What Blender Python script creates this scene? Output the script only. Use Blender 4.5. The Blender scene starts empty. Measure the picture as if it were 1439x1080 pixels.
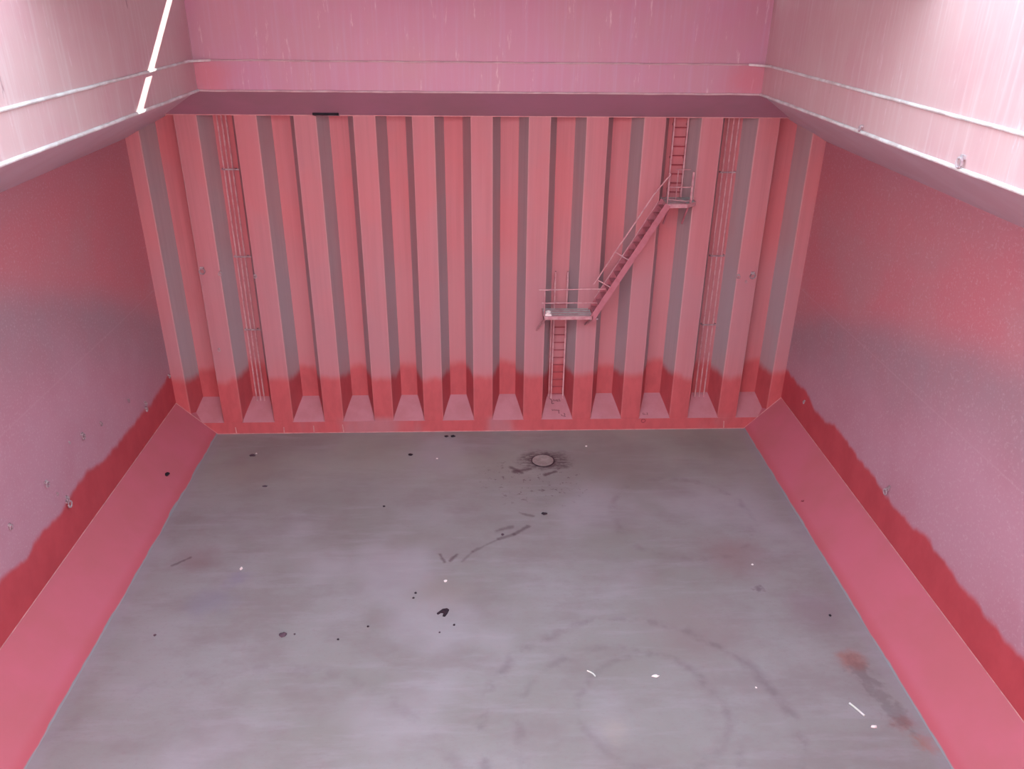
import bpy, bmesh, math, random
from mathutils import Vector, Matrix, noise
random.seed(7)
S = bpy.context.scene
COL = S.collection

# ------------------------------------------------------------------ camera, sky, sun, exposure
H = 15.0
YAW, PITCH, ROLL, FPX, CX = 0.0479, 0.4551, 0.0126, 1139.7, -0.116
fw = Vector((math.sin(YAW)*math.cos(PITCH), math.cos(YAW)*math.cos(PITCH), -math.sin(PITCH)))
rt = Vector((math.cos(YAW), -math.sin(YAW), 0)); up = rt.cross(fw)
r2 = rt*math.cos(ROLL)+up*math.sin(ROLL); u2 = -rt*math.sin(ROLL)+up*math.cos(ROLL)
cd = bpy.data.cameras.new('camera'); cam = bpy.data.objects.new('camera', cd); COL.objects.link(cam)
cam.matrix_world = Matrix(((r2.x, u2.x, -fw.x, CX), (r2.y, u2.y, -fw.y, 0), (r2.z, u2.z, -fw.z, H), (0, 0, 0, 1)))
cd.sensor_width = 36; cd.lens = FPX/1439*36; cd.clip_end = 500
S.camera = cam

wd = bpy.data.worlds.new('sky'); S.world = wd; wd.use_nodes = True
wn = wd.node_tree.nodes; wl = wd.node_tree.links; wn.clear()
wo = wn.new('ShaderNodeOutputWorld'); bg = wn.new('ShaderNodeBackground'); wl.new(bg.outputs[0], wo.inputs[0])
tc = wn.new('ShaderNodeTexCoord'); sx = wn.new('ShaderNodeSeparateXYZ'); wl.new(tc.outputs['Generated'], sx.inputs[0])
rp = wn.new('ShaderNodeValToRGB'); wl.new(sx.outputs[2], rp.inputs[0])
rp.color_ramp.elements[0].position = 0.0; rp.color_ramp.elements[0].color = (0.90, 0.96, 1.0, 1)
rp.color_ramp.elements[1].position = 0.8; rp.color_ramp.elements[1].color = (0.74, 0.87, 1.0, 1)
wl.new(rp.outputs[0], bg.inputs[0]); bg.inputs[1].default_value = 1.6

SUNV = Vector((1.1, 3.16, 2.23)).normalized()          # towards the sun
sd = bpy.data.lights.new('sun', 'SUN'); sun = bpy.data.objects.new('sun', sd); COL.objects.link(sun)
sd.energy = 13.0; sd.angle = 0.0093; sd.color = (1.0, 0.93, 0.84)
sun.rotation_mode = 'QUATERNION'; sun.rotation_quaternion = SUNV.to_track_quat('Z', 'Y'); sun.location = (5, 10, 30)

S.view_settings.view_transform = 'Standard'; S.view_settings.look = 'None'
S.view_settings.gamma = 1; S.view_settings.use_curve_mapping = False
S.view_settings.exposure = 1.6

# ------------------------------------------------------------------ measured sizes (metres)
D = 26.667                       # front plane of the corrugated bulkhead
XFL, XFR = -9.749, 10.031        # floor edges
XWL, XWR = -11.054, 11.277       # side walls
ZH = 1.293                       # top of the hopper slopes
P, X0, WA, WW, DP = 1.8423, 0.1009, 0.6531, 0.2948, 0.7664
Z1, Z2 = 0.474, 1.162            # shedder plates
XCL, XCR, ZC, DC = -7.936, 8.218, 12.283, 24.59
ZT, ZW, ZR, ZTOP = 11.347, 10.62, 13.087, 15.27
YF = -3.0                        # front bulkhead behind the camera
YCF = -0.8                       # front coaming

# ------------------------------------------------------------------ node helper
class G:
    def __init__(s, name, rough=0.5, spec=0.5):
        s.m = bpy.data.materials.new(name); s.m.use_nodes = True
        s.t = s.m.node_tree; s.n = s.t.nodes; s.b = s.n['Principled BSDF']
        s.b.inputs['Roughness'].default_value = rough; s.b.inputs['Specular IOR Level'].default_value = spec
        g = s.n.new('ShaderNodeNewGeometry'); s.pos = g.outputs['Position']
        q = s.n.new('ShaderNodeSeparateXYZ'); s.t.links.new(s.pos, q.inputs[0]); s.x, s.y, s.z = q.outputs
    def put(s, sock, v):
        if isinstance(v, bpy.types.NodeSocket): s.t.links.new(v, sock)
        else: sock.default_value = v
    def op(s, o, a, b=0.0, c=0.0, clamp=False):
        n = s.n.new('ShaderNodeMath'); n.operation = o; n.use_clamp = clamp
        s.put(n.inputs[0], a); s.put(n.inputs[1], b); s.put(n.inputs[2], c); return n.outputs[0]
    def add(s, a, b): return s.op('ADD', a, b)
    def sub(s, a, b): return s.op('SUBTRACT', a, b)
    def mul(s, a, b, clamp=False): return s.op('MULTIPLY', a, b, clamp=clamp)
    def step(s, v, lo, hi):                    # smooth 0..1
        n = s.n.new('ShaderNodeMapRange'); n.interpolation_type = 'SMOOTHSTEP'
        s.put(n.inputs[0], v); s.put(n.inputs[1], lo); s.put(n.inputs[2], hi); return n.outputs[0]
    def nz(s, scale=1.0, stretch=(1, 1, 1), detail=4, rough=0.55, off=0.0):
        mp = s.n.new('ShaderNodeMapping'); s.t.links.new(s.pos, mp.inputs[0]); mp.inputs[3].default_value = stretch
        mp.inputs[1].default_value = (off, off*1.7, off*.6)
        n = s.n.new('ShaderNodeTexNoise'); s.t.links.new(mp.outputs[0], n.inputs[0])
        n.inputs['Scale'].default_value = scale; n.inputs['Detail'].default_value = detail; n.inputs['Roughness'].default_value = rough
        return n.outputs[0]
    def mix(s, f, a, b):
        n = s.n.new('ShaderNodeMix'); n.data_type = 'RGBA'
        s.put(n.inputs[0], f)
        for k, v in ((6, a), (7, b)):
            if isinstance(v, tuple): v = (*v, 1)
            s.put(n.inputs[k], v)
        return n.outputs[2]
    def ramp(s, v, pts):                       # piecewise linear scalar curve, pts in (in, out 0..1)
        n = s.n.new('ShaderNodeValToRGB'); s.put(n.inputs[0], v); e = n.color_ramp.elements
        while len(e) < len(pts): e.new(0.5)
        for q, (a, b) in zip(e, pts): q.position = a; q.color = (b, b, b, 1)
        q = s.n.new('ShaderNodeSeparateColor'); s.t.links.new(n.outputs[0], q.inputs[0]); return q.outputs[0]
    def blob(s, cx, cy, r0, r1, ax='xy', sx=1.0, sy=1.0, wob=0.0):
        a = s.x if ax[0] == 'x' else s.y; b = s.y if ax[1] == 'y' else s.z
        dx = s.mul(s.sub(a, cx), sx); dy = s.mul(s.sub(b, cy), sy)
        d = s.op('SQRT', s.add(s.mul(dx, dx), s.mul(dy, dy)))
        if wob: d = s.add(d, s.mul(s.sub(s.nz(1.3, detail=5, rough=.7, off=cx), .5), wob))
        return s.step(d, r1, r0)
    def seg(s, a, b, w, soft, wob=.3):         # distance to a segment on the floor
        ax, ay = a; bx, by = b; L = math.hypot(bx-ax, by-ay); tx, ty = (bx-ax)/L, (by-ay)/L
        dx = s.sub(s.x, ax); dy = s.sub(s.y, ay)
        t = s.add(s.mul(dx, tx), s.mul(dy, ty)); t = s.op('MINIMUM', s.op('MAXIMUM', t, 0.0), L)
        ex = s.sub(dx, s.mul(t, tx)); ey = s.sub(dy, s.mul(t, ty))
        d = s.op('SQRT', s.add(s.mul(ex, ex), s.mul(ey, ey)))
        d = s.add(d, s.mul(s.sub(s.nz(4.0, detail=4, off=ax), .5), wob))
        return s.step(d, w+soft, w)
    def done(s, col, bump=None, strength=.2, dist=.02, rough=None):
        s.put(s.b.inputs['Base Color'], col if not isinstance(col, tuple) else (*col, 1))
        if rough is not None: s.put(s.b.inputs['Roughness'], rough)
        if bump is not None:
            n = s.n.new('ShaderNodeBump'); n.inputs['Strength'].default_value = strength; n.inputs['Distance'].default_value = dist
            s.put(n.inputs['Height'], bump); s.t.links.new(n.outputs[0], s.b.inputs['Normal'])
        return s.m

def c(r, g, b):                                # sRGB 0..255 to linear
    f = lambda v: (v/255/12.92) if v/255 <= .04045 else ((v/255+.055)/1.055)**2.4
    return (f(r), f(g), f(b))
def cp(r, g, b):                               # the hold's chalky red and pink paints
    r, g, b = c(r, g, b); return (min(.86, r*.93), min(.8, g*1.42), min(.8, b*1.39))

RED = cp(200, 84, 88)
REDD = cp(186, 70, 76)
# ---- bulkhead paint: fresh red at the foot, worn and dusty above
def bulk_mat(name, worn, dusty, red=RED, lim=2.25):
    g = G(name, .55, .35)
    st = g.nz(1.0, (7, 7, .18), 5, .6); big = g.nz(.45, (1, 1, .6), 3); fine = g.nz(5, (1, 1, .4), 4)
    v = g.mix(g.step(st, .35, .7), worn, tuple(x*.90 for x in worn))
    v = g.mix(g.mul(g.step(big, .45, .65), .55), v, tuple(min(1, a*b) for a, b in zip(worn, (1.08, .86, .84))))
    v = g.mix(g.mul(g.step(g.nz(.8, (1.2, .1, .12), 3, .5, 17.), .45, .6), .6 if dusty[1] > .3 else .25), v, tuple(min(.8, a*b) for a, b in zip(worn, (1.0, .76, .78))))
    band = g.mul(g.step(g.z, 1.6, 3.2), g.step(g.z, 7.6, 5.6)); band = g.mul(band, g.step(big, .25, .6))
    v = g.mix(g.mul(band, .6), v, dusty)
    edge = g.add(g.z, g.mul(g.sub(g.nz(.8, (1, 1, .3), 4), .5), 1.1))
    low = g.step(edge, lim+.2, lim-.2)
    redv = g.mix(g.step(fine, .35, .7), red, tuple(x*.9 for x in red))
    # washed patches near the foot at both sides
    v = g.mix(low, v, redv)
    wash = g.mul(g.step(g.z, .75, .45), g.step(g.nz(.35, (1, 1, .4), 3, off=3.3), .52, .64))
    v = g.mix(g.mul(wash, .6), v, cp(178, 118, 126))
    return g.done(v, st, .12, .01)
M = {}
M['proud'] = bulk_mat('paint worn proud flange', cp(200, 116, 122), cp(184, 120, 128))
M['rear'] = bulk_mat('paint worn rear flange', cp(206, 112, 118), cp(196, 120, 126), lim=2.45)
M['web'] = bulk_mat('paint worn web', cp(182, 136, 140), cp(172, 140, 146), REDD, lim=2.25)

def simple_paint(name, a, b, rough=.5, spec=.4, sc=1.2, stretch=(1, 1, 1)):
    g = G(name, rough, spec); n = g.nz(sc, stretch, 5, .6)
    return g.done(g.mix(g.step(n, .35, .68), a, b), g.nz(22, detail=3), .08, .006)
M['shed'] = simple_paint('paint shedder', cp(192, 112, 122), cp(184, 104, 112), .5, .4, 1.5)
M['bead'] = simple_paint('weld bead', cp(214, 140, 138), cp(196, 116, 118), .5, .4, 4)
M['stair'] = simple_paint('painted steel stairs', cp(190, 104, 114), cp(176, 88, 98), .5, .4, 3)
M['rung'] = simple_paint('red rungs', c(150, 56, 68), c(136, 52, 64), .5, .4, 3)
M['rail'] = simple_paint('worn handrail', cp(206, 140, 144), cp(190, 112, 120), .5, .4, 6)
M['knuckle'] = bulk_mat('painted bend highlight', cp(208, 140, 142), cp(198, 136, 142), cp(206, 100, 102))  # highlight along the flange bends, put into the paint as a paler tone
M['pipe'] = simple_paint('painted pipe', cp(216, 150, 154), cp(202, 122, 128), .45, .45, 5)
M['grate'] = simple_paint('walkway steel', cp(196, 184, 180), cp(178, 150, 152), .7, .3, 4)
M['lug'] = simple_paint('worn lug', cp(186, 150, 154), cp(150, 100, 108), .6, .3, 9)
M['dark'] = simple_paint('dark opening', cp(40, 32, 38), cp(52, 40, 48), .8, .2, 4)
M['mark'] = simple_paint('marker ink', cp(92, 48, 56), cp(110, 58, 66), .8, .2, 8)
M['redmark'] = simple_paint('dull red marker', cp(140, 54, 64), cp(150, 64, 74), .8, .2, 8)
M['white'] = simple_paint('white plastic', c(250, 249, 245), c(244, 242, 238), .5, .4, 9)
M['straw'] = simple_paint('pale wood', cp(228, 220, 200), cp(210, 200, 178), .6, .3, 9)
M['black'] = simple_paint('black residue', cp(44, 28, 36), cp(60, 38, 46), .8, .2, 9)
M['stone'] = simple_paint('dark grit', cp(96, 66, 76), cp(80, 54, 64), .8, .2, 9)

# ---- side walls: dusty mark of a cargo heap above, clean red strip below
def wall_mat(name, pts, seed):
    g = G(name, .5, .4)
    ty = g.op('DIVIDE', g.sub(g.y, 8.0), 20.0)
    ztop = g.mul(g.ramp(ty, [((y-8)/20, z/10) for y, z in pts]), 10.0)
    big = g.nz(.35, (1, 1, 1), 4, .55, seed); mid = g.nz(1.1, (1, 1, .7), 5, .6, seed); fine = g.nz(16, (1, 1, 1), 3, .6)
    zz = g.add(g.z, g.mul(g.sub(big, .5), 1.2))
    dust = g.mul(g.step(g.sub(ztop, zz), -.5, .9), .8)
    up_ = g.mix(g.step(big, .35, .7), cp(198, 102, 112), cp(190, 112, 120))
    up_ = g.mix(g.mul(g.step(g.z, 9.2, 10.8), .5), up_, cp(186, 110, 122))
    depth = g.sub(ztop, zz)
    grey = g.mix(g.step(mid, .35, .7), cp(158, 116, 126), cp(164, 112, 122))
    mauve = g.mix(g.step(big, .4, .65), cp(190, 130, 146), cp(186, 118, 134))
    lowc = g.mix(g.step(depth, .7, 3.4), grey, mauve)
    v = g.mix(dust, up_, lowc)
    v = g.mix(g.mul(g.step(fine, .52, .75), .26), v, cp(222, 176, 186))
    # horizontal plate weld
    seam = g.step(g.op('ABSOLUTE', g.sub(g.z, 5.62)), .03, .01)
    v = g.mix(g.mul(seam, .16), v, cp(205, 150, 162))
    e = g.add(g.z, g.add(g.mul(g.sub(g.nz(.55, (1, 1, .4), 3, .5, seed+2), .5), 1.1), g.mul(g.sub(g.nz(3, (1, 1, .6), 4), .5), .18)))
    red = g.step(e, 2.56, 2.34)
    redc = g.mix(g.step(mid, .3, .7), cp(196, 68, 76), cp(184, 62, 70))
    v = g.mix(red, v, redc)
    ro = g.add(.46, g.mul(mid, .16))
    return g.done(v, g.add(g.mul(fine, .5), mid), .16, .012, rough=ro)
M['wall_l'] = wall_mat('side wall paint left', [(8, .99), (15, .93), (18.3, 8.8), (20, 8.1), (22.5, 7.15), (24.5, 6.1), (26.6, 5.0)] and
                       [(8, 9.9), (15, 9.4), (18.3, 8.8), (20, 8.1), (22.5, 7.15), (24.5, 6.1), (26.6, 5.0)], 1.0)
M['wall_r'] = wall_mat('side wall paint right', [(8, 9.0), (15, 8.2), (18.7, 7.3), (21.6, 6.5), (24, 5.7), (26.6, 4.7)], 5.0)

g = G('hopper slope paint', .42, .5)
n1 = g.nz(.5, detail=4); n2 = g.nz(2.2, detail=4)
v = g.mix(g.step(n1, .35, .7), cp(200, 94, 110), cp(192, 92, 102))
v = g.mix(g.mul(g.step(g.z, .28, .06), .45), v, cp(186, 70, 78))
v = g.mix(g.step(g.add(g.z, g.mul(g.sub(g.nz(.8, detail=3), .5), .12)), .05, .02), v, cp(142, 128, 132))
M['hopper'] = g.done(v, n2, .05, .01)

# ---- floor (worn bare tank top)
g = G('worn tank top', .5, .42)
big = g.nz(.16, detail=4, rough=.6); mid = g.nz(.6, (1, 1.6, 1), 5, .62, 2.0); st = g.nz(1.0, (.5, 2.6, 1), 5, .6, 4.0); fine = g.nz(9, (1, 1.5, 1), 4, .65)
v = g.mix(g.step(big, .34, .66), c(134, 136, 133), c(147, 150, 151))
v = g.mix(g.mul(g.step(mid, .4, .7), .55), v, c(128, 122, 123))
v = g.mix(g.mul(g.step(st, .48, .72), .4), v, c(156, 156, 162))
v = g.mix(g.mul(g.step(fine, .52, .75), .25), v, c(132, 112, 120))
lum = g.nz(.28, (1, 1, 1), 3, .5, 7.0)
v = g.mix(g.mul(g.step(lum, .5, .72), .5), v, c(166, 166, 174))
for (px, py, r0, r1, col, k) in [
    (-7.3, 17.4, .1, .9, c(128, 130, 146), .5), (-6.9, 18.4, .1, .5, c(128, 128, 150), .45),
    (7.4, 19.0, .2, 1.5, c(132, 106, 108), .5), (-8.3, 19.3, .1, 1.0, c(132, 112, 116), .5), (9.15, 14.75, .02, .5, c(152, 100, 90), .6), (9.6, 12.9, .02, .4, c(146, 92, 86), .55),
    (9.75, 12.3, .02, .35, c(160, 100, 84), .6), (-4.0, 25.5, .2, 1.6, c(134, 128, 126), .5), (8.2, 25.6, .3, 2.0, c(116, 116, 112), .5),
    (-2.1, 24.6, .1, .8, c(156, 154, 160), .55), (.3, 24.6, .2, 1.3, c(122, 116, 118), .5), (4.6, 24.2, .5, 2.6, c(132, 124, 122), .45),
    (-7.9, 24.2, .3, 1.6, c(128, 112, 114), .55), (5.5, 16.0, .2, 1.9, c(142, 128, 130), .35), (-1.2, 17.6, .2, 1.2, c(150, 138, 136), .3),
    (7.66, 17.5, .03, .22, c(96, 80, 92), .6), (9.0, 16.6, .3, 1.2, c(128, 112, 120), .45), (3.0, 12.9, .1, .5, c(160, 156, 146), .35)]:
    v = g.mix(g.mul(g.blob(px, py, r0, r1, wob=1.2), k), v, col)
# turning scuffs: faint arcs swept by loader tyres
v = g.mix(g.mul(g.step(g.y, 21.0, 25.0), g.add(.1, g.mul(g.step(big, .4, .6), .5))), v, c(148, 152, 142))
for (cx_, cy_, r, w, k) in [(3.5, 12.8, 3.6, .25, .4), (3.2, 12.9, 2.5, .2, .3), (3.9, 13.4, 1.7, .18, .28), (6.3, 21.0, 2.2, .2, .3), (-5.5, 9.5, 5.5, .3, .22)]:
    dx = g.sub(g.x, cx_); dy = g.sub(g.y, cy_); d = g.op('SQRT', g.add(g.mul(dx, dx), g.mul(dy, dy)))
    d = g.add(d, g.mul(g.sub(mid, .5), .5)); a = g.step(g.op('ABSOLUTE', g.sub(d, r)), w, 0.0)
    a = g.mul(a, g.step(g.nz(2.0, detail=4, off=r), .4, .65))
    v = g.mix(g.mul(a, k), v, c(106, 94, 102))
# residue round the drain cover
R1 = g.blob(2.22, 24.55, .36, .85, sx=.7, wob=1.1); v = g.mix(g.mul(g.mul(R1, g.step(g.nz(3.5, (1, 3, 1), 5, .7), .36, .56)), .85), v, c(66, 44, 54))
R2 = g.blob(2.18, 24.48, .36, .47, sx=.95, wob=.15); v = g.mix(g.mul(R2, .85), v, c(60, 40, 50))
spk = g.mul(g.blob(1.9, 23.3, .5, 2.2, sx=.8), g.step(g.nz(5.5, detail=3, rough=.7, off=9.), .60, .68)); v = g.mix(g.mul(spk, .75), v, c(84, 62, 72))
for a, b, w, so, wb, k in [((-.6, 18.95), (-.28, 19.42), .0, .08, .12, .35), ((-.28, 19.42), (.5, 20.0), .0, .08, .14, .4), ((.5, 20.0), (.98, 20.22), .0, .1, .16, .55), ((.98, 20.22), (1.42, 20.6), .01, .1, .16, .6), ((.45, 20.4), (.9, 20.6), .01, .12, .2, .5),
                       ((-1.25, 19.3), (-1.1, 18.95), .0, .09, .15, .7), ((-.95, 19.0), (-.75, 19.3), .0, .09, .15, .7), ((1.15, 23.8), (1.7, 23.95), .02, .14, .25, .8),
                       ((1.0, 24.1), (1.4, 23.7), .01, .1, .2, .7), ((1.2, 21.35), (1.6, 21.15), .0, .1, .2, .5), ((-8.9, 19.0), (-8.5, 19.35), .0, .08, .2, .6),
                       ((9.2, 14.6), (9.55, 12.9), .05, .3, 1.1, .3), ((2.2, 23.55), (2.55, 23.75), .01, .1, .2, .8)]:
    v = g.mix(g.mul(g.seg(a, b, w, so, wb), k), v, c(78, 60, 68))
# paler rim along the hopper slopes
edgeL = g.step(g.add(g.x, g.mul(g.sub(mid, .5), .5)), XFL+.42, XFL+.1); edgeR = g.step(g.add(g.x, g.mul(g.sub(mid, .5), .5)), XFR-.42, XFR-.1)
v = g.mix(g.mul(g.op('MAXIMUM', edgeL, edgeR), .4), v, c(150, 150, 158))
M['floor'] = g.done(v, g.add(g.mul(fine, .6), st), .14, .01, rough=g.add(.42, g.mul(mid, .2)))
M['cover'] = simple_paint('drain cover steel', c(156, 152, 148), c(138, 132, 128), .6, .4, 5)

def coam_mat(name, a, b, scuff, k=.5, spec=.5, rough=.36):
    g = G(name, rough, spec)
    st = g.nz(1.0, (9, 9, .35), 5, .65); big = g.nz(.5, (1, 1, .8), 4, .55, 3.0); fl = g.nz(2.2, (2.5, 2.5, .35), 5, .75, 6.0)
    v = g.mix(g.step(big, .35, .68), a, b)
    v = g.mix(g.mul(g.step(st, .45, .75), k), v, scuff)
    v = g.mix(g.mul(g.step(fl, .60, .70), .5), v, cp(226, 176, 184))
    v = g.mix(g.mul(g.step(g.nz(3.1, (1, 1, .25), 4, .6, 11.), .70, .76), .6), v, cp(120, 66, 74))
    if name.endswith('back'):
        for bx in (XCL+.2, XCR-.3): v = g.mix(g.mul(g.mul(g.blob(bx, ZC+.4, .1, 1.0, 'xz', .8, 1.0, .6), g.step(g.z, ZR, ZR-.05)), .5), v, cp(200, 88, 96))
    return g.done(v, st, .15, .01, rough=g.add(rough-.06, g.mul(st, .22)))
M['coam_b'] = coam_mat('coaming paint back', cp(192, 120, 142), cp(190, 124, 138), cp(192, 140, 166), .4)
M['coam_s'] = coam_mat('coaming paint side', cp(204, 146, 148), cp(200, 134, 140), cp(216, 170, 172), .5)
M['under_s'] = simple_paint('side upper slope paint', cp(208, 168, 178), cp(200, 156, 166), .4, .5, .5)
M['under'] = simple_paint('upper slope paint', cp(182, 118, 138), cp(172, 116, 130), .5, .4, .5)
M['lip'] = simple_paint('scuffed coaming lip', cp(230, 202, 198), cp(202, 164, 164), .5, .45, 2.2)
M['lip_b'] = simple_paint('pink coaming lip', cp(206, 156, 160), cp(188, 132, 140), .5, .45, 2.0)
M['deck'] = simple_paint('deck paint', cp(120, 66, 62), cp(104, 60, 58), .6, .3, 1)

# ------------------------------------------------------------------ mesh helpers
def link(name, bm, mat, parent=None, smooth=False):
    bmesh.ops.recalc_face_normals(bm, faces=bm.faces[:])
    me = bpy.data.meshes.new(name); bm.to_mesh(me); bm.free()
    if mat: me.materials.append(mat)
    if smooth:
        for p in me.polygons: p.use_smooth = True
        me.set_sharp_from_angle(angle=math.radians(35))
    o = bpy.data.objects.new(name, me); COL.objects.link(o)
    if parent: o.parent = parent
    return o
def box(bm, lo, hi):
    vs = [bm.verts.new((x, y, z)) for x in (lo[0], hi[0]) for y in (lo[1], hi[1]) for z in (lo[2], hi[2])]
    for f in ((0, 1, 3, 2), (4, 6, 7, 5), (0, 4, 5, 1), (2, 3, 7, 6), (0, 2, 6, 4), (1, 5, 7, 3)): bm.faces.new([vs[i] for i in f])
def prism(bm, pts, d):                         # polygon (3-D points) swept by vector d
    d = Vector(d); a = [bm.verts.new(p) for p in pts]; b = [bm.verts.new(Vector(p)+d) for p in pts]
    bm.faces.new(a); bm.faces.new(b[::-1])
    for i in range(len(a)): j = (i+1) % len(a); bm.faces.new((a[i], a[j], b[j], b[i]))
def tube(bm, pts, r, n=8, closed=False):
    pts = [Vector(p) for p in pts]; rings = []
    for i, p in enumerate(pts):
        if closed: t = (pts[(i+1) % len(pts)]-pts[i-1])
        else: t = pts[min(i+1, len(pts)-1)]-pts[max(i-1, 0)]
        t.normalize(); h = Vector((0, 0, 1)) if abs(t.z) < .9 else Vector((0, 1, 0))
        a = t.cross(h).normalized(); b = t.cross(a)
        rings.append([bm.verts.new(p+a*(r*math.cos(2*math.pi*k/n))+b*(r*math.sin(2*math.pi*k/n))) for k in range(n)])
    m = len(rings)
    for i in range(m if closed else m-1):
        A, B = rings[i], rings[(i+1) % m]
        for k in range(n): bm.faces.new((A[k], A[(k+1) % n], B[(k+1) % n], B[k]))
    if not closed: bm.faces.new(rings[0]); bm.faces.new(rings[-1][::-1])
def bar(bm, a, b, w, h, upv=(0, 0, 1)):        # rectangular bar from a to b, w along side axis, h along up axis
    a, b = Vector(a), Vector(b); t = (b-a).normalized(); s_ = t.cross(Vector(upv)).normalized(); u_ = s_.cross(t)
    q = [a+s_*(i*w/2)+u_*(j*h/2) for i, j in ((-1, -1), (1, -1), (1, 1), (-1, 1))]
    prism(bm, q, b-a)
def struct(o, label=None):
    o['kind'] = 'structure'
    if label: o['label'] = label
    return o
def empty(name, loc=(0, 0, 0)):
    o = bpy.data.objects.new(name, None); o.location = loc; o.empty_display_size = .2; COL.objects.link(o); return o
def tag(o, label, cat, group=None):
    o['label'] = label; o['category'] = cat
    if group: o['group'] = group
    return o
def origin(o, p):                              # move the origin of a mesh object to p
    p = Vector(p); o.data.transform(Matrix.Translation(-p)); o.location = p; return o

# ------------------------------------------------------------------ structure
bm = bmesh.new(); box(bm, (XFL, YF, -.3), (XFR, D+DP+.3, 0)); floor = struct(link('floor', bm, M['floor']), 'worn grey-mauve steel floor of the empty cargo hold')

def side_wall(name, x, s, mat, label):
    bm = bmesh.new(); box(bm, (min(x, x+s*.3), YF, -.3), (max(x, x+s*.3), D+DP+.3, ZW+.3)); return struct(link(name, bm, mat), label)
wl_ = side_wall('wall_left', XWL, -1, M['wall_l'], 'flat left side wall with dusty grey heap mark and clean red foot')
wr_ = side_wall('wall_right', XWR, 1, M['wall_r'], 'flat right side wall with dusty grey heap mark and clean red foot')

for nm, xf, xw, s, lb in (('trim_1', XFL, XWL, -1, 'sloped red plate along the foot of the left wall'), ('trim_2', XFR, XWR, 1, 'sloped red plate along the foot of the right wall')):
    bm = bmesh.new(); prism(bm, [(xf, YF, 0), (xw, YF, ZH), (xw+s*.02, YF, -.2), (xf, YF, -.2)], (0, D+DP+.1-YF, 0))
    h = struct(link(nm, bm, M['hopper']), lb)
    bm = bmesh.new(); tube(bm, [(xw-s*.003, YF, ZH+.004), (xw-s*.003, D, ZH+.004)], .014, 6); link('weld_bead', bm, M['bead'], h)
    bm = bmesh.new(); tube(bm, [(xf, D-.004, .006), (xw, D-.004, ZH)], .014, 6); link('weld_bead', bm, M['bead'], h)

# corrugated bulkhead: plates bent and welded, each flange, web and shedder plate a piece
bm = bmesh.new(); box(bm, (XWL, D-.012, 0), (XWR, D+.02, Z1))
wb = struct(link('wall_back', bm, M['proud']), 'corrugated red transverse bulkhead at the far end of the hold')
TH = .02
def flange_mesh(half, y0, sgn, xa, xb):        # flat with rounded bends towards the webs; sgn +1: bends recede
    pts = [];R = .07; ang = math.atan2(DP, WW)
    prof = []
    for i in range(5):
        a = ang*(1-i/4); prof.append((-half - R*math.sin(a)*.5, R*(1-math.cos(a))*.5*sgn))
    prof = [(x, y) for x, y in prof]
    full = prof+[(-x, y) for x, y in prof[::-1]]
    full = [(min(max(x, xa), xb), y) for x, y in full]
    bm = bmesh.new(); vs = [(bm.verts.new((x, y, 0)), bm.verts.new((x, y, ZT+.02))) for x, y in full]
    bk = [(bm.verts.new((x, y+TH, 0)), bm.verts.new((x, y+TH, ZT+.02))) for x, y in full]
    n = len(vs)
    for i in range(n-1):
        bm.faces.new((vs[i][0], vs[i+1][0], vs[i+1][1], vs[i][1])); bm.faces.new((bk[i][0], bk[i][1], bk[i+1][1], bk[i+1][0]))
        bm.faces.new((vs[i][0], bk[i][0], bk[i+1][0], vs[i+1][0])); bm.faces.new((vs[i][1], vs[i+1][1], bk[i+1][1], bk[i][1]))
    for i in (0, n-1): bm.faces.new((vs[i][0], vs[i][1], bk[i][1], bk[i][0]))
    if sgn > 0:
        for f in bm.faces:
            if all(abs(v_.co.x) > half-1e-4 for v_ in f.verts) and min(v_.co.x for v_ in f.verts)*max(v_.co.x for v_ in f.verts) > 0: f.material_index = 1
    bmesh.ops.remove_doubles(bm, verts=bm.verts[:], dist=1e-6)
    return bm
def inst(name, me, loc, parent):
    o = bpy.data.objects.new(name, me); o.location = loc; o.parent = parent; COL.objects.link(o); return o
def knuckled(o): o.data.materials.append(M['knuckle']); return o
hA = WA/2; hB = (P-WA)/2-WW
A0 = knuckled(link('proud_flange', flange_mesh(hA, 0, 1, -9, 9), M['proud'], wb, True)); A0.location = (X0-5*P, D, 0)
for k in range(-4, 6): inst('proud_flange', A0.data, (X0+P*k, D, 0), wb)
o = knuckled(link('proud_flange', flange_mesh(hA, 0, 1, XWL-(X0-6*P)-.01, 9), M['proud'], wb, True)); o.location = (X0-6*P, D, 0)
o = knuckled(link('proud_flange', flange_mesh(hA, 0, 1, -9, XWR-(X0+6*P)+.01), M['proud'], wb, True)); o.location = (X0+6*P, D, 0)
B0 = link('recessed_flange', flange_mesh(hB, 0, -1, -9, 9), M['rear'], wb, True); B0.location = (X0-5.5*P, D+DP, 0)
for k in range(-5, 6): inst('recessed_flange', B0.data, (X0+P*(k+.5), D+DP, 0), wb)
def web_bm(s):
    bm = bmesh.new(); a = (0, .004, 0); b = (s*WW, DP+.004, 0)
    prism(bm, [a, b, (b[0], b[1]+.03, 0), (a[0], a[1]+.03, 0)], (0, 0, ZT+.02)); return bm
W1 = link('web_plate', web_bm(1), M['web'], wb); W1.location = (X0-6*P+hA, D, 0)
W2 = link('web_plate', web_bm(-1), M['web'], wb); W2.location = (X0-5*P-hA, D, 0)
for k in range(-5, 6): inst('web_plate', W1.data, (X0+P*k+hA, D, 0), wb)
for k in range(-4, 7): inst('web_plate', W2.data, (X0+P*k-hA, D, 0), wb)
def shed_bm():
    h1, h2 = (P-WA)/2, hB
    bm = bmesh.new(); prism(bm, [(-h1, -.016, Z1), (h1, -.016, Z1), (h2+.01, DP, Z2), (-h2-.01, DP, Z2)], (0, .02, -.03)); return bm
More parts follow.
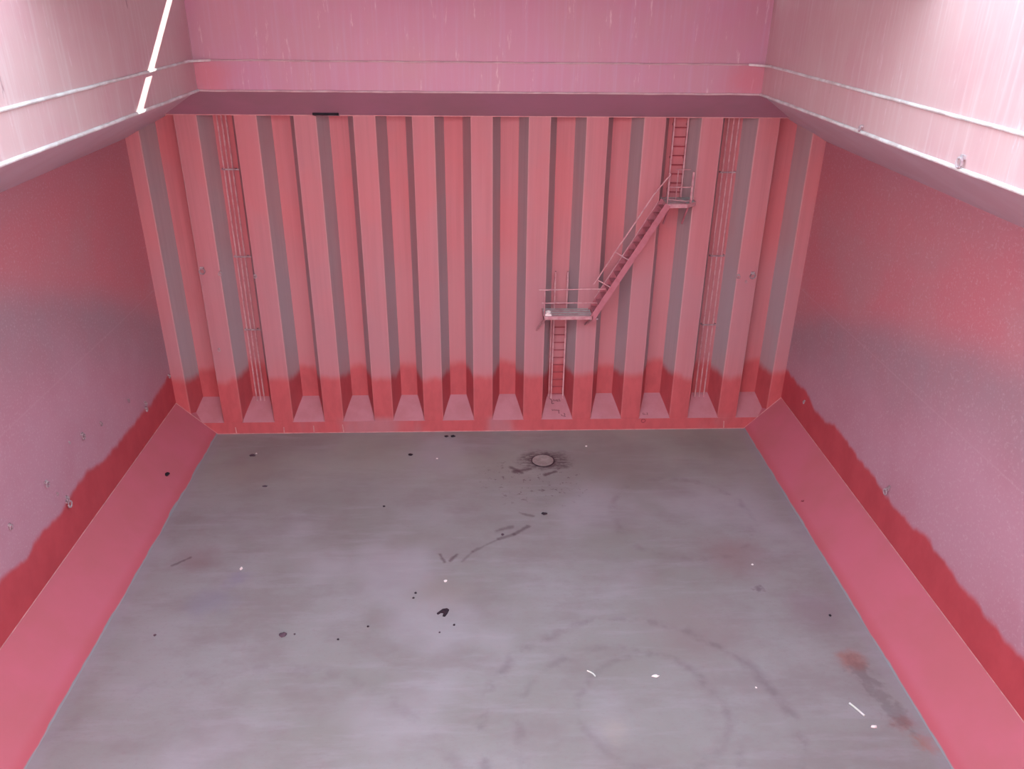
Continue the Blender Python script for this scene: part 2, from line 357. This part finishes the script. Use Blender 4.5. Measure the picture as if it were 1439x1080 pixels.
SH = link('shedder_plate', shed_bm(), M['shed'], wb); SH.location = (X0-5.5*P, D, 0)
for k in range(-5, 6): inst('shedder_plate', SH.data, (X0+P*(k+.5), D, 0), wb)
bm = bmesh.new(); tube(bm, [(XFL, D-.016, .008), (XFR, D-.016, .008)], .016, 6); link('weld_bead', bm, M['bead'], wb)
bm = bmesh.new(); box(bm, (XWL+1.3, D-.03, ZT-.012), (XWR-1.3, D+.0, ZT+.03)); link('edge_bar', bm, M['bead'], wb)
for x in (-9.05, -7.3, -6.2, -5.1, 9.25):
    bm = bmesh.new(); tube(bm, [(x, D-.018, .04), (x+random.uniform(-.03, .03), D-.018, random.uniform(.25, .42))], .02, 6); link('weld_bead', bm, M['bead'], wb)

# plates behind the bulkhead so that no daylight comes through
bm = bmesh.new(); box(bm, (XWL-.3, D+DP+.06, -.3), (XWR+.3, D+DP+.4, ZTOP-.8)); struct(link('trim_3', bm, M['deck']), 'plating behind the far bulkhead')

# upper slopes
def slope(nm, xc, xw, s, lb):
    bm = bmesh.new(); prism(bm, [(xc, YF, ZC), (xw, YF, ZW), (xw+s*.3, YF, ZW), (xw+s*.3, YF, ZC+1.2), (xc, YF, ZC+1.2)], (0, D+DP+.3-YF, 0))
    return struct(link(nm, bm, M['under_s']), lb)
slope('ceiling', XCL-.03, XWL, -1, 'sloped underside above the left wall'); slope('ceiling.001', XCR+.03, XWR, 1, 'sloped underside above the right wall')
bm = bmesh.new(); prism(bm, [(XWL, DC+.03, ZC), (XWL, D, ZT), (XWL, D+DP+.3, ZT), (XWL, D+DP+.3, ZC+1.2), (XWL, DC+.03, ZC+1.2)], (XWR-XWL, 0, 0))
stool = struct(link('ceiling.002', bm, M['under']), 'sloped underside above the corrugated bulkhead')
def on_stool(x, t, off=.0):                    # point on the sloped face, t 0 at coaming .. 1 at bulkhead
    return Vector((x, DC+.03+(D-DC-.03)*t, ZC+(ZT-ZC)*t))+Vector((0, -.54, -.84))*off
a, b = on_stool(-5.13, .90), on_stool(-4.33, .90)
bm = bmesh.new(); bar(bm, a, b, .05, .13, (0, -.54, -.84)); link('vent_slot', bm, M['dark'], stool)
a, b = on_stool(-5.13, .965), on_stool(-4.33, .965)
bm = bmesh.new(); bar(bm, a, b, .09, .05, (0, -.54, -.84)); link('slot_lip', bm, M['lug'], stool)

# hatch coaming
def plate(nm, lo, hi, mat, lb):
    bm = bmesh.new(); box(bm, lo, hi); return struct(link(nm, bm, mat), lb)
cb = plate('trim_4', (XCL-.03, DC, ZC), (XCR+.03, DC+.03, ZTOP), M['coam_b'], 'pink rear coaming plate above the corrugated bulkhead')
cl = plate('trim_5', (XCL-.03, YCF, ZC), (XCL, DC, ZTOP), M['coam_s'], 'scuffed pink left coaming plate crossed by a sunlit strip')
cr = plate('trim_6', (XCR, YCF, ZC), (XCR+.03, DC, ZTOP), M['coam_s'], 'scuffed pink right coaming plate')
cf = plate('trim_7', (XCL-.03, YCF-.03, ZC), (XCR+.03, YCF, ZTOP), M['coam_b'], 'near coaming plate under the camera')
def wob(a, b, n, amp):
    a, b = Vector(a), Vector(b); r_ = []
    for i in range(n+1):
        p = a.lerp(b, i/n); r_.append(p+Vector((0, 0, amp*noise.noise(p*1.3))))
    return r_
def rail_path(zz, o):
    q = .45
    L = wob((XCL+o, YCF, zz), (XCL+o, DC-o-q, zz), 50, .008); Rr = wob((XCR-o, DC-o-q, zz), (XCR-o, YCF, zz), 50, .008)
    Bk = wob((XCL+o+q, DC-o, zz), (XCR-o-q, DC-o, zz), 30, .02)
    return L, Bk, Rr
L, Bk, Rr = rail_path(ZR, .02)
for pts, par in ((L+[Bk[0]], cl), (Bk, cb), ([Bk[-1]]+Rr, cr)):
    bm = bmesh.new(); tube(bm, pts, .034 if par is not cb else .024, 8); link('half_round_bar', bm, M['lip'] if par is not cb else M['lip_b'], par, True)
for pts, par in ((wob((XCL+.02, YCF, ZC), (XCL+.02, DC, ZC), 70, .01), cl), (wob((XCR-.02, YCF, ZC), (XCR-.02, DC, ZC), 70, .01), cr), (wob((XCL, DC-.02, ZC), (XCR, DC-.02, ZC), 50, .012), cb)):
    bm = bmesh.new(); tube(bm, pts, .04 if par is not cb else .03, 8); link('lower_lip', bm, M['lip'] if par is not cb else M['lip_b'], par, True)
# top flanges of the coaming and the deck outside
for par, lo, hi in ((cl, (XCL-.45, YCF, ZTOP-.04), (XCL-.03, DC, ZTOP)), (cr, (XCR+.03, YCF, ZTOP-.04), (XCR+.45, DC, ZTOP)), (cb, (XCL-.4, DC+.03, ZTOP-.04), (XCR+.4, DC+.4, ZTOP))):
    bm = bmesh.new(); box(bm, lo, hi); link('top_flange', bm, M['deck'], par)
bm = bmesh.new()
box(bm, (-16, YF-2, 13.6), (XCL-.03, D+4, 13.75)); box(bm, (XCR+.03, YF-2, 13.6), (16, D+4, 13.75)); box(bm, (XCL-.03, DC+.03, 13.6), (XCR+.03, D+4, 13.75)); box(bm, (XCL-.03, YF-2, 13.6), (XCR+.03, YCF-.03, 13.75))
struct(link('trim_8', bm, M['deck']), 'ship deck round the hatch opening')
bm = bmesh.new(); box(bm, (XWL-.3, YF-.3, -.3), (XWR+.3, YF, ZC+1.3)); struct(link('wall_front', bm, M['rear']), 'near bulkhead behind the camera')
bm = bmesh.new(); box(bm, (XWL, YF, ZC), (XWR, YCF-.03, ZC+.2)); struct(link('ceiling.003', bm, M['under']), 'underside behind the camera')

# hatch cover drawn over the far part of the opening, lifted a hand's breadth off the coaming at its far end
YH = 15.7
bm = bmesh.new()
box(bm, (XCL-.5, YH, 15.66), (XCR+.5, DC+.03, 15.72))
for i in range(9):
    y = YH+.3+i*(DC-YH-.5)/8; box(bm, (XCL-.4, y-.01, 15.60), (XCR+.4, y+.01, 15.66))
box(bm, (XCL-.5, YH, 15.40), (XCR+.5, YH+.02, 16.1)); box(bm, (XCL-.5, DC-.01, 15.585), (XCR+.5, DC+.03, 16.1)); box(bm, (XCL-.5, YH, 16.06), (XCR+.5, DC+.03, 16.1))
struct(link('ceiling.004', bm, M['under']), 'steel hatch cover over the far part of the opening')

# pad eyes and small lugs on the walls
def lug_mesh():
    bm = bmesh.new(); n = 16
    tube(bm, [(.0, .07*math.cos(2*math.pi*k/n), .07*math.sin(2*math.pi*k/n)) for k in range(n)], .02, 6, True)
    box(bm, (-.09, -.05, .05), (-.02, .05, .11)); tube(bm, [(-.08, 0, .07), (.01, 0, .07)], .02, 6)
    me = bpy.data.meshes.new('pad_eye'); bmesh.ops.recalc_face_normals(bm, faces=bm.faces[:]); bm.to_mesh(me); bm.free(); me.materials.append(M['lug']); return me
LUG = lug_mesh()
def lug(x, y, z, rz, sc, parent):
    o = inst('pad_eye', LUG, (x, y, z), parent); o.rotation_euler = (0, 0, rz); o.scale = (sc,)*3; return o
for y, z, s_ in ((26.45, 2.47, .8), (24.19, 2.55, .8), (24.15, 2.36, .9), (23.1, 3.22, .6), (21.12, 3.48, .7), (20.0, 3.71, 1.0), (19.31, 3.91, .45), (17.81, 3.57, 1.0), (18.5, 2.5, 1.2), (18.52, 2.66, .8), (18.16, 3.04, .5), (16.02, 3.56, .8)):
    lug(XWL+.06*s_, y, z, 0, s_, wl_)
for y, z, s_ in ((18.52, 2.5, 1.1), (18.45, 2.68, .6), (24.63, 2.15, .7)): lug(XWR-.06*s_, y, z, math.pi, s_, wr_)
for x, z, s_ in ((-9.33, 6.3, 1.3), (-8.75, 6.2, .8), (9.49, 6.08, 1.3), (9.0, 6.05, .8), (-9.2, 3.4, .6), (-7.6, 6.1, .7), (9.3, 5.85, .5)):
    k = round((x-X0)/P); yy = D if abs(x-(X0+P*k)) < hA+.05 else D+.3
    lug(x, yy-.06*s_, z, -math.pi/2, s_, wb)
for y, s_ in ((17.755, .7), (13.78, 1.15)): lug(XCR-.07, y, ZC+.10*s_, math.pi, s_, cr)

# ------------------------------------------------------------------ ladders, landings, stair
def ladder(name, xc, w, y, z0, z1, zr0, zr1, label, lean=0):
    t = tag(empty(name, (xc, y, z0)), label, 'ladder', 'vertical rung ladders on the far wall')
    for s in (-1, 1):
        bm = bmesh.new(); box(bm, (s*w/2-.024, -.035, 0), (s*w/2+.024, .035, z1-z0)); link('stringer', bm, M['pipe'], t)
    k = 0; z = zr0
    while z < zr1:
        bm = bmesh.new(); tube(bm, [(-w/2, 0, z-z0), (w/2, 0, z-z0)], .017, 6); link('rung', bm, M['rung'], t); z += .3; k += 1
    for z in (z0+.3, (z0+z1)/2, z1-.3):
        for s in (-1, 1):
            bm = bmesh.new(); box(bm, (s*w/2-.02, .03, z-z0-.03), (s*w/2+.02, DP-(y-D), z-z0+.03)); link('bracket', bm, M['stair'], t)
    return t
XL = X0+1.5*P
YL = D+DP-.18
lad = ladder('ladder', XL+.03, .44, YL, 1.05, 6.05, 1.25, 5.0, 'lower vertical rung ladder rising from above the floor to the lower landing')
bm = bmesh.new(); bar(bm, (-.31, -.05, .12), (-.31, -.05, 3.7), .03, .03, (0, 1, 0)); link('safety_rail', bm, M['pipe'], lad)
ladder('ladder.001', X0+3.5*P+.06, .45, YL, 8.62, 11.33, 8.85, 11.3, 'upper vertical rung ladder between the upper landing and the top of the bulkhead')

def grating(bm, x0, x1, y0, y1, z, n):         # bearing bars and cross bars
    for i in range(n):
        x = x0+(x1-x0)*(i+.5)/n; box(bm, (x-.006, y0, z-.03), (x+.006, y1, z))
    m = max(3, int((y1-y0)/.1))
    for i in range(m): y = y0+(y1-y0)*(i+.5)/m; box(bm, (x0, y-.005, z-.012), (x1, y+.005, z))
# lower landing
ZL = 4.89; LX0, LX1 = 2.17, 3.87; LY0 = D-.8
t = tag(empty('landing', ((LX0+LX1)/2, D, ZL)), 'lower steel landing with two handrails around the top of the lower ladder', 'landing', 'steel landings on the far wall')
def part(name, fn, mat, par=None, smooth=False):
    bm = bmesh.new(); fn(bm); p = par or t
    o = link(name, bm, mat, p, smooth); o.data.transform(Matrix.Translation(-Vector(ROOT))); return o
ROOT = t.location.copy()
part('floor_plate', lambda bm: box(bm, (LX0, LY0+.02, ZL-.02), (LX1, D, ZL)), M['grate'])
part('edge_channel', lambda bm: (box(bm, (LX0, LY0, ZL-.11), (LX1, LY0+.03, ZL+.015)), box(bm, (LX0, LY0, ZL-.11), (LX0+.03, D, ZL+.015)), box(bm, (LX1-.03, LY0, ZL-.11), (LX1, D, ZL+.015))), M['rail'])
for i in range(4):
    y = LY0+.12+i*.17; part('tread_bar', lambda bm: box(bm, (LX0+.05, y, ZL), (LX1-.05, y+.03, ZL+.012)), M['stair'])
part('bracket', lambda bm: bar(bm, (LX0+.05, LY0+.03, ZL-.1), (LX0-.16, D-.02, ZL-.8), .06, .06, (1, 0, 0)), M['rail'])
part('bracket', lambda bm: bar(bm, (LX1-.04, LY0+.03, ZL-.1), (LX1-.14, D-.02, ZL-.6), .06, .06, (1, 0, 0)), M['rail'])
part('top_rail', lambda bm: tube(bm, [(LX0-.17, LY0+.02, ZL+.96), (LX0-.02, LY0, ZL+.97), (LX1+.38, LY0, ZL+1.0)], .022, 8), M['rail'], smooth=True)
part('middle_rail', lambda bm: tube(bm, [(LX0-.06, LY0+.02, ZL+.5), (LX0+.03, LY0, ZL+.5), (LX1+.12, LY0, ZL+.5)], .02, 8), M['rail'], smooth=True)
part('post', lambda bm: tube(bm, [(LX0+.04, LY0, ZL), (LX0+.03, LY0, ZL+.97)], .02, 8), M['rail'], smooth=True)
part('bolt', lambda bm: tube(bm, [(LX1+.16, LY0-.03, ZL-.08), (LX1+.16, LY0+.05, ZL-.08)], .04, 10), M['lug'])
# white things left on the landing: a small bowl-like cap on a block
bm = bmesh.new(); box(bm, (-.11, -.04, 0), (.11, .05, .07)); tube(bm, [(-.0, .0, .07), (.0, .0, .10)], .075, 14); tube(bm, [(.075*math.cos(k*math.pi/8), .075*math.sin(k*math.pi/8), .14) for k in range(16)], .022, 6, True)
tube(bm, [(0, 0, .08), (0, 0, .13)], .045, 10)
o = link('float_light', bm, M['white']); o.location = (LX0+.17, LY0+.08, ZL+.016); tag(o, 'small bright white lamp-like fitting on the left corner of the lower landing', 'fitting')

# upper landing with chamfered corner
ZU = 8.72; UX0, UX1, UX2 = 6.1, 6.77, 7.12; UY0 = D-.62
t = tag(empty('landing.001', (6.6, D, ZU)), 'upper steel landing with cut corner below the upper ladder', 'landing', 'steel landings on the far wall'); ROOT = t.location.copy()
outl = [(UX0, D+.35), (UX0, UY0), (UX1, UY0), (UX2, UY0+.3), (UX2-.05, D+.35)]
part('floor_plate', lambda bm: prism(bm, [(x, y, ZU-.02) for x, y in outl], (0, 0, .02)), M['grate'])
def skirt(bm):
    for (a, b) in (((UX0, D), (UX0, UY0)), ((UX0, UY0), (UX1, UY0)), ((UX1, UY0), (UX2, UY0+.3)), ((UX2, UY0+.3), (UX2, D))):
        bar(bm, (*a, ZU-.055), (*b, ZU-.055), .03, .13)
part('edge_channel', skirt, M['rail'])
for i in range(5):
    y = UY0+.1+i*.17; part('tread_bar', lambda bm: box(bm, (UX0+.04, y, ZU), (UX1, y+.025, ZU+.012)), M['stair'])
part('post', lambda bm: tube(bm, [(UX0+.02, UY0, ZU), (UX0+.02, UY0, ZU+1.0)], .022, 8), M['rail'], smooth=True)
part('post', lambda bm: box(bm, (UX1+.12, UY0+.16, ZU), (UX1+.19, UY0+.2, ZU+1.0)), M['rail'])
part('post', lambda bm: tube(bm, [(UX0+.42, D-.05, ZU), (UX0+.42, D-.05, ZU+1.0)], .016, 8), M['rail'], smooth=True)
part('middle_rail', lambda bm: tube(bm, [(UX0+.02, UY0, ZU+.55), (UX1, UY0, ZU+.55), (UX1+.15, UY0+.15, ZU+.55)], .018, 8), M['rail'], smooth=True)
part('lower_rail', lambda bm: tube(bm, [(UX0+.02, UY0, ZU+.16), (UX1, UY0, ZU+.1), (UX1+.15, UY0+.15, ZU+.1)], .014, 8), M['rail'], smooth=True)
part('top_rail', lambda bm: tube(bm, [(UX0+.35, D-.03, ZU+1.0), (UX1+.15, D-.03, ZU+1.0)], .014, 8), M['rail'], smooth=True)
part('bracket', lambda bm: bar(bm, (UX0+.1, UY0+.05, ZU-.1), (UX0+.1, D, ZU-.8), .05, .05, (1, 0, 0)), M['stair'])
part('bracket', lambda bm: bar(bm, (UX1+.05, UY0+.05, ZU-.1), (UX1+.05, D, ZU-.8), .05, .05, (1, 0, 0)), M['stair'])

# inclined stair
t = tag(empty('inclined_ladder', (LX1, D-.4, ZL)), 'steep inclined stair with one handrail linking the two landings', 'ladder'); ROOT = t.location.copy()
a0 = Vector((LX1+.02, 0, ZL-.02)); a1 = Vector((UX0-.02, 0, ZU-.04)); dv = (a1-a0).normalized(); nv = Vector((-dv.z, 0, dv.x))
YS0, YS1 = LY0+.03, D-.08
for y in (YS0, YS1):
    A = a0+Vector((0, y, 0)); B = a1+Vector((0, y, 0))
    part('stringer', lambda bm: bar(bm, A-dv*.12, B+dv*.06, .03, .2, nv), M['stair'])
nt = 15
for i in range(nt):
    p = a0.lerp(a1, (i+.6)/nt)
    part('tread', lambda bm: box(bm, (p.x-.10, YS0+.015, p.z-.012), (p.x+.10, YS1-.015, p.z+.012)), M['stair'])
hr = .62
part('handrail', lambda bm: tube(bm, [a0+nv*hr+dv*1.0+Vector((0, YS0, 0)), a0.lerp(a1, .5)+nv*hr+Vector((0, YS0, 0)), a1+nv*hr*.95+dv*.15+Vector((0, YS0, 0)), Vector((UX0+.02, YS0+.02, ZU+1.0))], .024, 8), M['rail'], smooth=True)
for f in (.27, .52):
    q = a0.lerp(a1, f)+Vector((0, YS0, 0)); part('rail_post', lambda bm: tube(bm, [q+nv*.08, q+nv*hr], .022, 8), M['rail'], smooth=True)
part('guard_rail', lambda bm: tube(bm, [a0+nv*.34+dv*.6+Vector((0, YS0, 0)), a1+nv*.34+Vector((0, YS0, 0))], .014, 6), M['rail'], smooth=True)

# ------------------------------------------------------------------ pipe runs
def pipes(name, xs, label, xbr, zs, z0=.98):
    t = tag(empty(name, (sum(xs)/3, D+DP-.12, z0)), label, 'pipes', 'pipe runs on the corrugated wall'); r0 = t.location
    for x in xs:
        bm = bmesh.new(); tube(bm, [(x-r0.x, 0, 0), (x-r0.x, 0, ZT-z0+.02)], .028, 10); link('pipe', bm, M['pipe'], t, True)
    for z in zs:
        bm = bmesh.new(); box(bm, (xs[0]-r0.x-.08, -.045, z-z0-.025), (xs[2]-r0.x+.1+xbr, -.028, z-z0+.025)); box(bm, (xs[0]-r0.x-.08, -.04, z-z0-.025), (xs[0]-r0.x-.06, .12, z-z0+.025)); box(bm, (xs[2]-r0.x+.08, -.04, z-z0-.025), (xs[2]-r0.x+.1, .12, z-z0+.025))
        link('clamp', bm, M['lug'], t)
    return t
xl = X0-4.5*P; xr = X0+4.5*P
pipes('pipe_run', [xl-.14, xl+.0, xl+.14], 'three thin red pipes clamped in the left recess of the corrugated wall', .12, (9.55, 6.6, 3.9))
pipes('pipe_run.001', [xr-.2, xr-.03, xr+.14], 'three thin red pipes clamped in the right recess of the corrugated wall', 0, (9.5, 6.6, 4.0))

# ------------------------------------------------------------------ handwriting on the foot plates
def scrawl(x, s, strokes, mat, par, k):
    # strokes in plate coordinates: u across, v up the slope 0..1
    def pt(u, v):
        y = D-.016+(DP+.016)*v; z = Z1+(Z2-Z1)*v; n = Vector((0, -(Z2-Z1), DP)).normalized()
        return Vector((x+u, y, z))+n*.006
    bm = bmesh.new()
    for st in strokes:
        tube(bm, [pt(u, v) for u, v in st], s, 4)
    return link('handwriting', bm, mat, par)
x1 = X0+1.5*P
W = []
# upper word, middle word and a small figure at the lower right, as far as they can be read
W += [[(-.24, .80), (-.19, .77), (-.16, .72), (-.16, .60)], [(-.12, .70), (-.10, .77), (-.08, .70), (-.06, .77), (-.04, .70)], [(-.02, .72), (.01, .76), (.02, .70)], [(.05, .76), (.05, .70), (.09, .70)], [(.12, .78), (.12, .70), (.17, .71)]]
W += [[(-.15, .60), (-.08, .62)], [(-.17, .38), (-.15, .33), (-.12, .37), (-.10, .33), (-.07, .37), (-.04, .33), (-.01, .37), (.02, .33), (.06, .36), (.08, .33), (.11, .34)], [(.08, .33), (.09, .22)]]
W += [[(.17, .18), (.21, .12), (.24, .14)], [(.26, .21), (.30, .22), (.31, .18), (.26, .10), (.34, .11)]]
scrawl(x1, .013, W, M['mark'], wb, 1)
scrawl(X0+3.5*P, .009, [[(-.40, .22), (-.42, .16), (-.37, .14), (-.36, .18)], [(-.33, .15), (-.30, .15)], [(-.27, .22), (-.24, .20), (-.27, .15), (-.23, .15)]], M['mark'], wb, 1)
bm = bmesh.new(); n = 18
tube(bm, [(X0+3.5*P-.41+.075*math.cos(2*math.pi*k/n), D-.016, .37+.07*math.sin(2*math.pi*k/n)) for k in range(n)], .014, 4, True); link('painted_ring', bm, M['redmark'], wb)

# ------------------------------------------------------------------ drain cover
bm = bmesh.new(); n = 32; R0 = .40
t = tag(empty('manhole_cover', (2.185, 24.48, 0)), 'round grey steel drain cover ringed by dark residue near the far wall', 'cover')
ring = lambda r, z: [bm.verts.new((r*math.cos(2*math.pi*k/n), r*math.sin(2*math.pi*k/n), z)) for k in range(n)]
rs = [ring(.375, 0), ring(.375, .02), ring(.362, .026), ring(.30, .026), ring(.29, .02), ring(.02, .02)]
for A, B in zip(rs, rs[1:]):
    for k in range(n): bm.faces.new((A[k], A[(k+1) % n], B[(k+1) % n], B[k]))
bm.faces.new(rs[-1]); bm.faces.new(rs[0][::-1]); link('lid', bm, M['cover'], t, True)
bm = bmesh.new(); tube(bm, [(.392*math.cos(2*math.pi*k/n), .392*math.sin(2*math.pi*k/n), .006) for k in range(n)], .012, 6, True); link('seat_ring', bm, M['black'], t, True)
for k in range(6):
    a = k*math.pi/3+.3; bm = bmesh.new(); tube(bm, [(.33*math.cos(a), .33*math.sin(a), .024), (.33*math.cos(a), .33*math.sin(a), .036)], .018, 6); link('bolt', bm, M['cover'], t)

# ------------------------------------------------------------------ litter on the floor
def chunk(name, x, y, s, mat, label, cat='debris', sq=(1, 1, .5), seed=0, z=0, rz=0, group=None):
    s *= .7
    bm = bmesh.new(); bmesh.ops.create_icosphere(bm, subdivisions=2, radius=1)
    for v_ in bm.verts:
        f = 1+.45*noise.noise(v_.co*1.3+Vector((seed*3.1, seed, 0)))
        v_.co = Vector((v_.co.x*sq[0]*f*s, v_.co.y*sq[1]*f*s, max(v_.co.z*f, -.6)*sq[2]*s))
    zm = min(v_.co.z for v_ in bm.verts)
    for v_ in bm.verts: v_.co.z -= zm
    group = group or {'dark_lump': 'dark crumbs scattered on the hold floor', 'white_pellet': 'white pellets scattered on the hold floor'}.get(name)
    o = link(name, bm, mat, None, True); o.location = (x, y, z); o.rotation_euler = (0, 0, rz); return tag(o, label, cat, group)
def stick(name, x, y, L_, r, rz, mat, label, bend=0.0):
    bm = bmesh.new(); tube(bm, [(-L_/2, 0, r), (-L_/6, bend*.7, r*1.2), (L_/6, bend, r*1.2), (L_/2, bend*.2, r)], r, 7)
    o = link(name, bm, mat, None, True); o.location = (x, y, 0); o.rotation_euler = (0, 0, rz); return tag(o, label, 'stick', 'pale splinters on the floor')
# torn black scrap (bent like a hook)
bm = bmesh.new()
poly = [(-.24, -.06), (-.05, .14), (.10, .17), (.17, .10), (.12, -.06), (.04, -.22), (-.04, -.20), (.0, -.04), (-.10, -.02), (-.20, -.12)]
prism(bm, [(x*.8, y*.8, 0) for x, y in poly], (0, 0, .035)); bmesh.ops.bevel(bm, geom=bm.edges[:], offset=.008, segments=1, affect='EDGES')
o = link('rubber_scrap', bm, M['black']); o.location = (-1.05, 16.83, 0); tag(o, 'hook-shaped black scrap lying near the middle of the floor', 'debris')
chunk('dark_lump', -5.146, 16.11, .12, M['stone'], 'flat dark lump on the left side of the floor', sq=(1.2, 1, .35), seed=1)
chunk('dark_lump', -4.86, 16.13, .04, M['stone'], 'tiny dark crumb just right of the flat dark lump', seed=2)
chunk('dark_lump', 1.98, 21.25, .11, M['black'], 'dark lump on the floor in front of the drain cover', sq=(1.2, .7, .5), seed=3)
chunk('dark_lump', .62, 20.2, .08, M['stone'], 'small dark lump on the thin dark scuff line', sq=(.8, 1, .5), seed=4)
chunk('dark_lump', -2.51, 24.98, .10, M['black'], 'dark lump beside the pale round floor patch near the far wall', sq=(1.2, .8, .5), seed=5)
chunk('dark_lump', -1.27, 26.27, .09, M['black'], 'left one of two dark lumps against the foot of the far wall', sq=(1.2, .8, .5), seed=6)
chunk('dark_lump', -1.03, 26.27, .10, M['black'], 'right one of two dark lumps against the foot of the far wall', sq=(1.2, .8, .5), seed=7)
chunk('dark_lump', -3.13, 21.8, .06, M['black'], 'small black crumb left of centre in the far half of the floor', seed=8)
chunk('dark_lump', -1.857, 17.62, .05, M['black'], 'upper one of a pair of black crumbs left of the hook-shaped scrap', seed=9)
chunk('dark_lump', -1.9, 17.42, .045, M['black'], 'lower one of a pair of black crumbs left of the hook-shaped scrap', seed=10)
chunk('dark_lump', -3.01, 16.35, .045, M['black'], 'black crumb left of the hook-shaped scrap, last one to the right in its row', seed=11)
chunk('dark_lump', -3.72, 15.91, .045, M['black'], 'black crumb midway between flat dark lump and hook-shaped scrap', seed=12)
chunk('dark_lump', -.77, 16.34, .045, M['black'], 'black crumb just below right of the hook-shaped scrap', seed=13)
chunk('dark_lump', -1.14, 16.08, .035, M['stone'], 'faint crumb straight below the hook-shaped scrap', seed=14)
chunk('dark_lump', -8.08, 25.06, .12, M['stone'], 'dark crumbly lump at the far left corner of the floor', sq=(1.3, .8, .4), seed=15)
chunk('dark_lump', -7.2, 23.07, .09, M['stone'], 'flat dark crumb in the far left part of the floor', sq=(1.4, .7, .4), seed=16)
chunk('dark_lump', -8.41, 16.2, .05, M['stone'], 'small dark crumb near the left sloped plate', seed=17)
chunk('dark_lump', 9.27, 16.4, .05, M['black'], 'small black crumb near the right sloped plate', seed=18)
o = chunk('dark_lump', -10.285, 23.02, .13, M['black'], 'black lump stuck on the left sloped plate', sq=(.9, 1, .5), seed=19); o.location = (-10.285, 23.02, .53)
o = chunk('dark_lump', 10.30, 21.33, .08, M['redmark'], 'dull red lump on the right sloped plate', sq=(1.2, .6, .5), seed=20); o.location = (10.31, 21.33, .28)
chunk('white_pellet', 4.154, 14.42, .09, M['white'], 'brightest white pellet in the near right half of the floor', 'pellet', (1.5, .7, .5), 21)
chunk('white_pellet', 8.83, 12.77, .08, M['white'], 'white crumb beside the pale stick at the right', 'pellet', (1.3, .8, .5), 22)
chunk('white_pellet', 3.845, 25.43, .06, M['white'], 'white pellet right of the drain cover', 'pellet', (1, 1, .5), 23)
chunk('white_pellet', -1.05, 18.1, .06, M['white'], 'white pellet between the thin dark scuff line and the hook-shaped scrap', 'pellet', (1.2, 1, .5), 24)
chunk('white_pellet', -6.89, 18.8, .07, M['white'], 'white pellet above the bluish floor stain', 'pellet', (.8, 1.2, .5), 25)
chunk('white_pellet', -1.55, 24.7, .05, M['white'], 'tiny white pellet right of the pale round floor patch', 'pellet', (1.1, 1, .5), 26)
chunk('white_pellet', 7.84, 18.57, .05, M['white'], 'tiny white pellet in the right part of the floor by the reddish stain', 'pellet', (1, 1, .5), 27)
chunk('white_pellet', -7.98, 25.2, .05, M['white'], 'tiny white pellet beside the crumbly lump in the far left corner', 'pellet', (1, 1, .5), 28)
chunk('white_pellet', 6.5, 14.0, .035, M['white'], 'lone speck of white between the pellet and the pale stick', 'pellet', (1, 1, .5), 29)
stick('wood_splinter', 8.64, 13.26, .42, .025, math.radians(-62), M['straw'], 'straight pale stick lying at the right of the floor')
stick('wood_splinter', 2.6, 14.55, .26, .018, math.radians(-48), M['straw'], 'short bent pale splinter left of the white pellet', .03)
